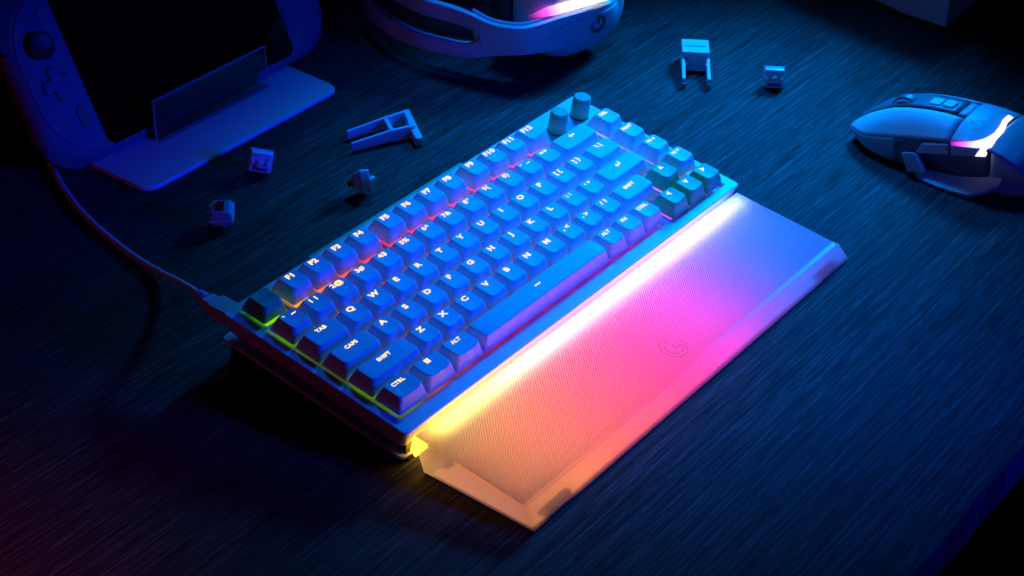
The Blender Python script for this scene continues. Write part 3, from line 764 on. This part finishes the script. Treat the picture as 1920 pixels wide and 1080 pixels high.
def top_arc(s, n0, n1):
    """points over the top from left edge (0) to right edge (1)"""
    y, xl_, ze, xa, xb, zr, xr_, zbm, xbl = s
    pts = []
    zr2 = ze - 2
    ctrl = [(xl_, ze), (xl_ + (xa - xl_) * .45, ze + (zr - ze) * .62), (xa, zr), ((xa + xb) / 2, zr + .5), (xb, zr - .4), (xb + (xr_ - xb) * .55, zr2 + (zr - zr2) * .62), (xr_, zr2)]
    c = catmull([(x, 0, z) for x, z in ctrl], 4)
    return [(p.x, y, p.z) for p in c][n0:n1 + 1]
def msurf(y_list, n0, n1, name, m, th=1.2, par=MS, inset=0.0, lift=0.0):
    rings = []
    for y in y_list:
        a = top_arc(lerp_st(y), n0, n1)
        a = [(p[0], p[1], p[2] + lift) for p in a]
        rings.append(a)
    n = len(rings[0]); mb = MB()
    v = [p for r in rings for p in r]; f = []
    for i in range(len(rings) - 1):
        for j in range(n - 1): f.append((i * n + j, i * n + j + 1, (i + 1) * n + j + 1, (i + 1) * n + j))
    mb.add(v, f)
    o = mb.build(name, m, par, MSB, angle=60)
    so = o.modifiers.new('thick', 'SOLIDIFY'); so.thickness = th * MM; so.offset = -1
    # surfaces must be wound so that solidify goes inwards
    return o
def ys(a, b_, n=14): return [a + (b_ - a) * q / n for q in range(n + 1)]
# core under the shells
mb = MB(); rings = []
for s in [lerp_st(y) for y in ys(-100.5, -231, 34)]:
    y, xl_, ze, xa, xb, zr, xr_, zbm, xbl = s
    arc = top_arc(s, 0, 24)
    r_ = [(p[0] + (max(0.9, 7 - q * 1.5) if q < 12 else -0.9), y, p[2] - 1.5 - (2.0 if q < 3 else 0)) for q, p in enumerate(arc)]
    r_ += [(xr_ - 1.5, y, (ze + zbm) / 2), (xr_ - 4, y, zbm + .3), (xbl + 4, y, zbm + .3), (xbl + 7, y, zbm + 3), (xl_ + 8.0, y, (ze * .55 + zbm * .45))]
    rings.append(r_)
mb.loft(rings).build('core', M['seam'], MS, MSB, angle=50)
msurf(ys(-99.5, -177.6), 0, 8, 'left_button', M['white'])
msurf(ys(-99.5, -172.0), 9, 15, 'centre_strip', M['grey'])
msurf(ys(-99.5, -177.6), 16, 24, 'right_button', M['white'])
msurf(ys(-178.4, -202.6), 0, 24, 'palm_shell', M['white'])
msurf(ys(-203.0, -231.5), 0, 24, 'rear_shell', M['soft'])
msurf(ys(-172.4, -178.2, 2), 9, 15, 'palm_shell_tongue', M['white'])
# side walls
def side(ylist, f0, f1, name, m, right=False, par=MS, inset=0.0, th=1.2):
    rings = []
    for y in ylist:
        s = lerp_st(y); y, xl_, ze, xa, xb, zr, xr_, zbm, xbl = s
        zt = ze - 0.8 if not right else ze - 2.8
        row = []
        for q in range(7):
            t = f0 + (f1 - f0) * q / 6
            z = zt + (zbm - zt) * t
            if right: x = xr_ - 0.5 - (4.0) * t ** 2
            else: x = xl_ + .3 + (xbl - xl_) * t ** 1.5 + 3.0 * math.sin(math.pi * t) * min(1.0, max(0.0, (-145 - y) / 18))
            row.append((x + inset, y, z))
        rings.append(row)
    mb = MB(); v = [p for r in rings for p in r]; f = []
    for i in range(len(rings) - 1):
        for j in range(6): f.append((i * 7 + j, i * 7 + j + 1, (i + 1) * 7 + j + 1, (i + 1) * 7 + j))
    mb.add(v, f); o = mb.build(name, m, par, MSB, angle=60)
    so = o.modifiers.new('thick', 'SOLIDIFY'); so.thickness = th * MM; so.offset = 0
    return o
side(ys(-100.5, -140.4, 10), 0.0, 1.0, 'front_side_panel', M['soft'])
side(ys(-140.9, -206, 14), 0.0, 1.0, 'thumb_side_panel', M['console'])  # darker plastic puts the thumb hollow's shade into the colour
side(ys(-206.2, -231, 8), 0.0, 1.0, 'rear_side_panel', M['white'])
side(ys(-100.5, -231, 24), 0.0, 1.0, 'right_side_panel', M['white'], right=True)
def sideprism(poly, x_out, x_in, name, m, bevel=0.4, par=MS):
    return MB().prism(poly, lambda y, z: (x_out, y, z), lambda y, z: (x_in, y, z)).build(name, m, par, MSB, bevel=bevel)
sideprism([(-159.5, 24.2), (-177.6, 30.0), (-178.6, 22.6), (-155.8, 15.2)], 284.6, 291, 'side_button', M['white'], 0.7)
sideprism([(-179.4, 30.2), (-199.6, 35.0), (-197.0, 28.2), (-180.6, 22.9)], 284.6, 291, 'side_button', M['white'], 0.7)
MB().prism([(-147.4, 15.2), (-156.8, 17.8), (-167.6, 6.4), (-154.8, 2.4)], lambda y, z: (280.6 + (17.8 - z) * -0.05, y, z), lambda y, z: (288, y * .6 + -158 * .4, z * .6 + 10 * .4)).build('trigger_button', M['white'], MS, MSB, bevel=0.8)
# glowing strip: rises from behind the side buttons round the palm shell
strip = [(-179.3, 32.4), (-190, 36.6), (-200.4, 37.6), (-205.6, 36.4), (-209.4, 33.0), (-211.6, 28.0)]
def surf_z(x, y):
    a = top_arc(lerp_st(y), 0, 24)
    for p, q in zip(a, a[1:]):
        if p[0] <= x <= q[0]: return p[2] + (q[2] - p[2]) * (x - p[0]) / max(1e-6, q[0] - p[0])
    return a[0][2] if x < a[0][0] else a[-1][2]
def strip_mesh():
    mb = MB()
    S_ = lambda x, y: (x, y, surf_z(x, y) + 0.5)
    ST_ = [((285.5, -179, 32.4), (285.3, -179.1, 31.7), (285.2, -179.2, 30.9)), ((286.2, -186, 34.6), (285.6, -186.5, 33.6), (285.2, -187.5, 32.4)),
           (S_(289.2, -193), (286.0, -195, 35.2), (285.4, -197, 29.0)), (S_(294, -198), (287.3, -201.5, 35.4), (286.6, -203.2, 30.5)),
           (S_(302, -200.6), S_(296, -202.8), S_(291.5, -204.6)), (S_(311, -200.0), S_(310, -202), S_(309, -204.0)), (S_(320, -198), S_(320, -200), S_(320, -201.6)), (S_(330, -197.5), S_(330, -199), S_(330, -201))]
    rings = []
    for tri in ST_:
        a, c, b_ = (Vector(q) for q in tri); n = Vector((0.6, 0.1, -0.8)) * 1.5
        rings.append([a, c, b_, b_ + n, a + n])
    mb.loft(rings)
    o = mb.build('light_strip', M['mouse_led'], MS, (285, -152, 0), angle=40)
    o.location = ((285 - MSB[0]) * MM, (-152 - MSB[1]) * MM, 0)
strip_mesh()
# thumb rest wing
wing = MB()
wing.loft([[(288, -157, 3.5), (288, -157, 0.6), (287, -157, 0.6)],
           [(288, -163, 5.0), (279.5, -163, 0.6), (278.6, -163, 2.2)],
           [(288, -175, 6.5), (277.8, -175, 0.6), (276.8, -175, 2.4)],
           [(288, -188, 8.5), (277.6, -188, 0.7), (276.6, -188, 2.8)],
           [(289, -200, 12), (278.4, -200, 1.0), (277.4, -200, 3.6)],
           [(290, -208, 15), (283, -208, 4.0), (282, -208, 7.0)],
           [(292, -216, 16), (288, -216, 9.0), (287, -216, 12.0)]])
wing.build('thumb_rest', M['soft'], MS, MSB, bevel=0.5, angle=40)
MB().box(298, 340, -205, -115, 0.0, 1.6).build('glide_feet', M['dark'], MS, MSB)
# wheel and small buttons in the centre strip
wh = MB(); rings = []
for x, rr in ((311.5, 9.2), (312.3, 10.2), (317.7, 10.2), (318.5, 9.2)):
    rings.append([(x, -132.5 + rr * math.cos(2 * math.pi * q / 40), 27.5 + rr * math.sin(2 * math.pi * q / 40)) for q in range(40)])
wh.loft(rings); wheel = wh.build('wheel', M['grey'], MS, MSB, angle=40)
rim = MB(); rings = []
for x, rr in ((310.6, 8.2), (311.4, 8.8), (311.6, 6.6), (310.6, 6.6)):
    rings.append([(x, -132.5 + rr * math.cos(2 * math.pi * q / 40), 27.5 + rr * math.sin(2 * math.pi * q / 40)) for q in range(40)])
rim.loft(rings + [rings[0]], False, False).build('wheel_rim', M['white'], wheel, MSB, angle=40)
for y0_, zz in ((-152.5, 39.0), (-162, 40.6)):
    MB().prism(rrect(311, 321, y0_ - 4, y0_ + 4, 1.8), lambda x, y: (x, y, zz - 2), lambda x, y: (x, y, zz + 1.8 - (y - y0_) * .14)).build('top_button', M['white'], MS, MSB, bevel=0.6)
# emblem on the palm shell
lg = MB()
for pl in logo_polys(5.6, R(90)):
    def on(x, y, dz):
        yy = -188 - x * 0 + y * 1.0; xx = 303 + x
        a = top_arc(lerp_st(yy), 0, 24); z = 0
        for p, q in zip(a, a[1:]):
            if p[0] <= xx <= q[0]: z = p[2] + (q[2] - p[2]) * (xx - p[0]) / max(1e-6, q[0] - p[0])
        return (xx, yy, z + dz)
    lg.prism(pl, lambda x, y: on(x, y, 0.03), lambda x, y: on(x, y, 0.16))
lg.build('emblem', M['pale_print'], MS, MSB, smooth=False)

# ------------------------------------------------------------------ white block at the top right
BX = thing('desk_device', 'white chamfered block with pale inlaid lines, cut off by the top edge at right', 'device', (530, -45, 0))
BXB = (530, -45, 0)
mb = MB()
def blk(z, gr): return [(x, y, z) for x, y in [(499.7, -73.8), (575 + gr, -73.8), (590 + gr, -60), (590 + gr, 20 + gr), (575, 36 + gr), (520, 36 + gr), (499.7, -36.3 + gr)]]
mb.loft([blk(0.8, 0), blk(10, 10), blk(24, 16), blk(88, 16)])
mb.build('body', M['soft'], BX, BXB, bevel=0.8)
MB().prism([(-57.7, 13.5), (-41.5, 13.7), (-20, 17), (-20, 18), (-41.5, 14.7), (-57.7, 14.5)], lambda y, z: (499.4, y, z), lambda y, z: (501, y, z)).build('inlay_line', M['white'], BX, BXB)
MB().prism([(516.2, 12.2), (570, 19), (570, 20), (516.2, 13.2)], lambda x, z: (x, -74.1, z), lambda x, z: (x, -72, z)).build('inlay_line', M['white'], BX, BXB)

# ------------------------------------------------------------------ pullers
P1 = thing('keycap_puller', 'white two-pronged puller behind the keyboard, its solid block up and prongs towards the camera', 'puller', (310, 35, 0), 'keycap and switch pullers')
P1B = (310, 35, 0)
fwd = Vector((-0.815, -0.58, 0)); rt = Vector((0.57, -0.82, 0)).normalized()
def p1(a, b_, z): q = Vector((329.5, 47.3, 0)) + fwd * a + rt * b_; return (q.x, q.y, z)
def p1box(a0, a1, b0, b1, z0, z1, name, m, bev=0.5, par=P1, z1f=None, z0f=None):
    z1f = z1 if z1f is None else z1f; z0f = z0 if z0f is None else z0f
    v = [p1(a0, b0, z0), p1(a1, b0, z0f), p1(a1, b1, z0f), p1(a0, b1, z0), p1(a0, b0, z1), p1(a1, b0, z1f), p1(a1, b1, z1f), p1(a0, b1, z1)]
    return MB().add(v, [(0, 1, 2, 3), (4, 5, 6, 7), (0, 1, 5, 4), (1, 2, 6, 5), (2, 3, 7, 6), (3, 0, 4, 7)]).build(name, m, par, P1B, bevel=bev)
p1box(0, 21, -10, 10, 0.5, 16, 'body', M['white'])
p1box(10.5, 11.6, -8, 8, 15.9, 16.12, 'groove', M['seam'], 0)
for b0 in (-10.2, 7.9):
    p1box(20.5, 46, b0, b0 + 2.3, 3.5, 12.0, 'prong', M['white'], 0.3, z1f=7.5, z0f=0.4)
    p1box(45.9, 49, b0 + 0.2, b0 + 2.1, 0.0, 4.5, 'prong_tip', M['grey'], 0.3)
    p1box(28, 30, b0 - 0.8 if b0 > 0 else b0 + 2.3, b0 if b0 > 0 else b0 + 3.1, 8.0, 10.2, 'prong_hook', M['white'], 0.2)
P2 = thing('switch_puller', 'white open-framed puller lying flat behind the function keys', 'puller', (92, 138, 0), 'keycap and switch pullers')
P2B = (92, 138, 0)
def wall(pa, pb, th, za0, za1, zb0, zb1, name, m, bev=0.4):
    a, b_ = Vector((*pa, 0)), Vector((*pb, 0)); d = (b_ - a).normalized(); n = Vector((-d.y, d.x, 0)) * th / 2
    v = [a - n, b_ - n, b_ + n, a + n]
    vv = [(v[0].x, v[0].y, za0), (v[1].x, v[1].y, zb0), (v[2].x, v[2].y, zb0), (v[3].x, v[3].y, za0), (v[0].x, v[0].y, za1), (v[1].x, v[1].y, zb1), (v[2].x, v[2].y, zb1), (v[3].x, v[3].y, za1)]
    return MB().add(vv, [(0, 1, 2, 3), (4, 5, 6, 7), (0, 1, 5, 4), (1, 2, 6, 5), (2, 3, 7, 6), (3, 0, 4, 7)]).build(name, m, P2, P2B, bevel=bev)
wall((73.5, 161.5), (101, 152), 2.0, 1.0, 7.5, 1.5, 9.6, 'arm', M['white'])
wall((101, 152), (118, 146.5), 2.4, 0.3, 9.6, 0.3, 10.0, 'arm_root', M['white'])
wall((63.5, 148), (91, 137.2), 2.0, 1.0, 7.5, 1.5, 9.6, 'arm', M['white'])
wall((91, 137.2), (107, 129.5), 2.6, 0.3, 9.6, 0.3, 9.8, 'arm_root', M['white'])
wall((101.5, 151), (92.5, 137.6), 3.0, 3.5, 9.4, 3.5, 9.4, 'crossbar', M['white'])
wall((119, 147.6), (99.5, 118.5), 4.6, 0.3, 10.0, 0.3, 6.4, 'end_bar', M['white'])
wall((106, 130.5), (99.0, 120), 3.4, 0.3, 7.5, 0.3, 6.0, 'end_web', M['white'])
for q in range(4):
    t = 0.45 + q * 0.14; c = Vector((119, 147.6)).lerp(Vector((99.5, 118.5)), t)
    wall((c.x - 2.8, c.y + 1.8), (c.x - 1.4, c.y + 0.9), 1.6, 4.0, 8.3 - q * .4, 4.0, 8.3 - q * .4, 'notch_tooth', M['white'], 0.2)

# ------------------------------------------------------------------ loose key switches
def switch(label, centre, zdir, spin, lift=None):
    """zdir: where the stem points."""
    z = Vector(zdir).normalized()
    ref = Vector((0, 0, 1)) if abs(z.z) < 0.9 else Vector((0.55, -0.8, 0))
    x = ref.cross(z).normalized(); y = z.cross(x)
    x, y = x * math.cos(spin) + y * math.sin(spin), y * math.cos(spin) - x * math.sin(spin)
    parts = []
    def P(mb, nm, m, bev=0.0, par=None, **kw): parts.append((mb, nm, m, bev, par, kw))
    def sq(h, zz, r=0.8): return [(a, b_, zz) for a, b_ in rrect(-h, h, -h, h, r, 3)]
    P(MB().loft([sq(6.4, -5.0), sq(6.9, -4.2), sq(7.0, 0.0)]), 'lower_housing', M['switch'])
    P(MB().loft([sq(7.8, 0.0, 0.6), sq(7.8, 0.9, 0.6)]), 'flange', M['switch'])
    P(MB().loft([sq(7.0, 0.9), sq(6.7, 3.0), sq(5.4, 6.2)]), 'upper_housing', M['switch_top'])
    P(MB().box(-3.6, 3.6, -2.8, 2.8, 6.1, 7.4), 'stem', M['red'], 0.3)
    P(MB().add([], []).box(-2.0, 2.0, -0.65, 0.65, 7.4, 10.0).box(-0.55, 0.55, -2.0, 2.0, 7.4, 9.98), 'stem_cross', M['red'])
    P(MB().box(-4.6, 4.6, 3.2, 5.4, 2.8, 5.7), 'lamp_window', M['grey'], 0.2)
    P(MB().lathe([(1.9, -8.0), (2.0, -7.7), (2.0, -4.9)], (0, 0, 0), 20), 'centre_post', M['switch'])
    for sx in (-5.08, 5.08): P(MB().lathe([(0.8, -8.0), (0.85, -7.8), (0.85, -4.9)], (sx, 0, 0), 14), 'side_post', M['switch'])
    P(MB().box(-4.2, -3.4, 2.3, 2.8, -8.2, -4.9), 'contact_pin', M['metal']); P(MB().box(2.1, 2.9, 4.8, 5.3, -8.2, -4.9), 'contact_pin', M['metal'])
    P(MB().box(-4.8, 4.8, -5.6, -3.4, -5.15, -4.7), 'lamp_slot', M['grey'])
    for sx in (-1, 1): P(MB().box(-2.2, 2.2, 6.6 * sx - .6, 6.6 * sx + .6, -3.2, 0.2), 'clip', M['switch'], 0.2)
    def tf(a, b_, c): q = x * a + y * b_ + z * c; return (q.x + centre[0], q.y + centre[1], q.z)
    low = min(tf(*v)[2] for mb, *_ in parts for v in mb.v)
    t = thing('key_switch', label, 'switch', (centre[0], centre[1], 0), 'loose key switches on the desk')
    for mb, nm, m, bev, par, kw in parts:
        mb.xf(lambda a, b_, c: (lambda q: (q[0], q[1], q[2] - low))(tf(a, b_, c)))
        mb.build(nm, m, t, (centre[0], centre[1], 0), bevel=bev, angle=40)
    return t
switch('white key switch showing its underside post, nearest the stand plate', (6, 176), (0.62, 0.60, -0.22), R(12))
switch('white key switch tipped over with red stem left and pins right, by the F6 key', (28, 106), (-0.68, 0.62, -0.15), R(30))
switch('white key switch with its dark red stem facing up, by the cable', (-56, 149), (-0.25, -0.12, 0.92), R(8))
switch('white key switch showing its underside, alone at the back right', (330, -21), (0.70, 0.50, -0.20), R(0))
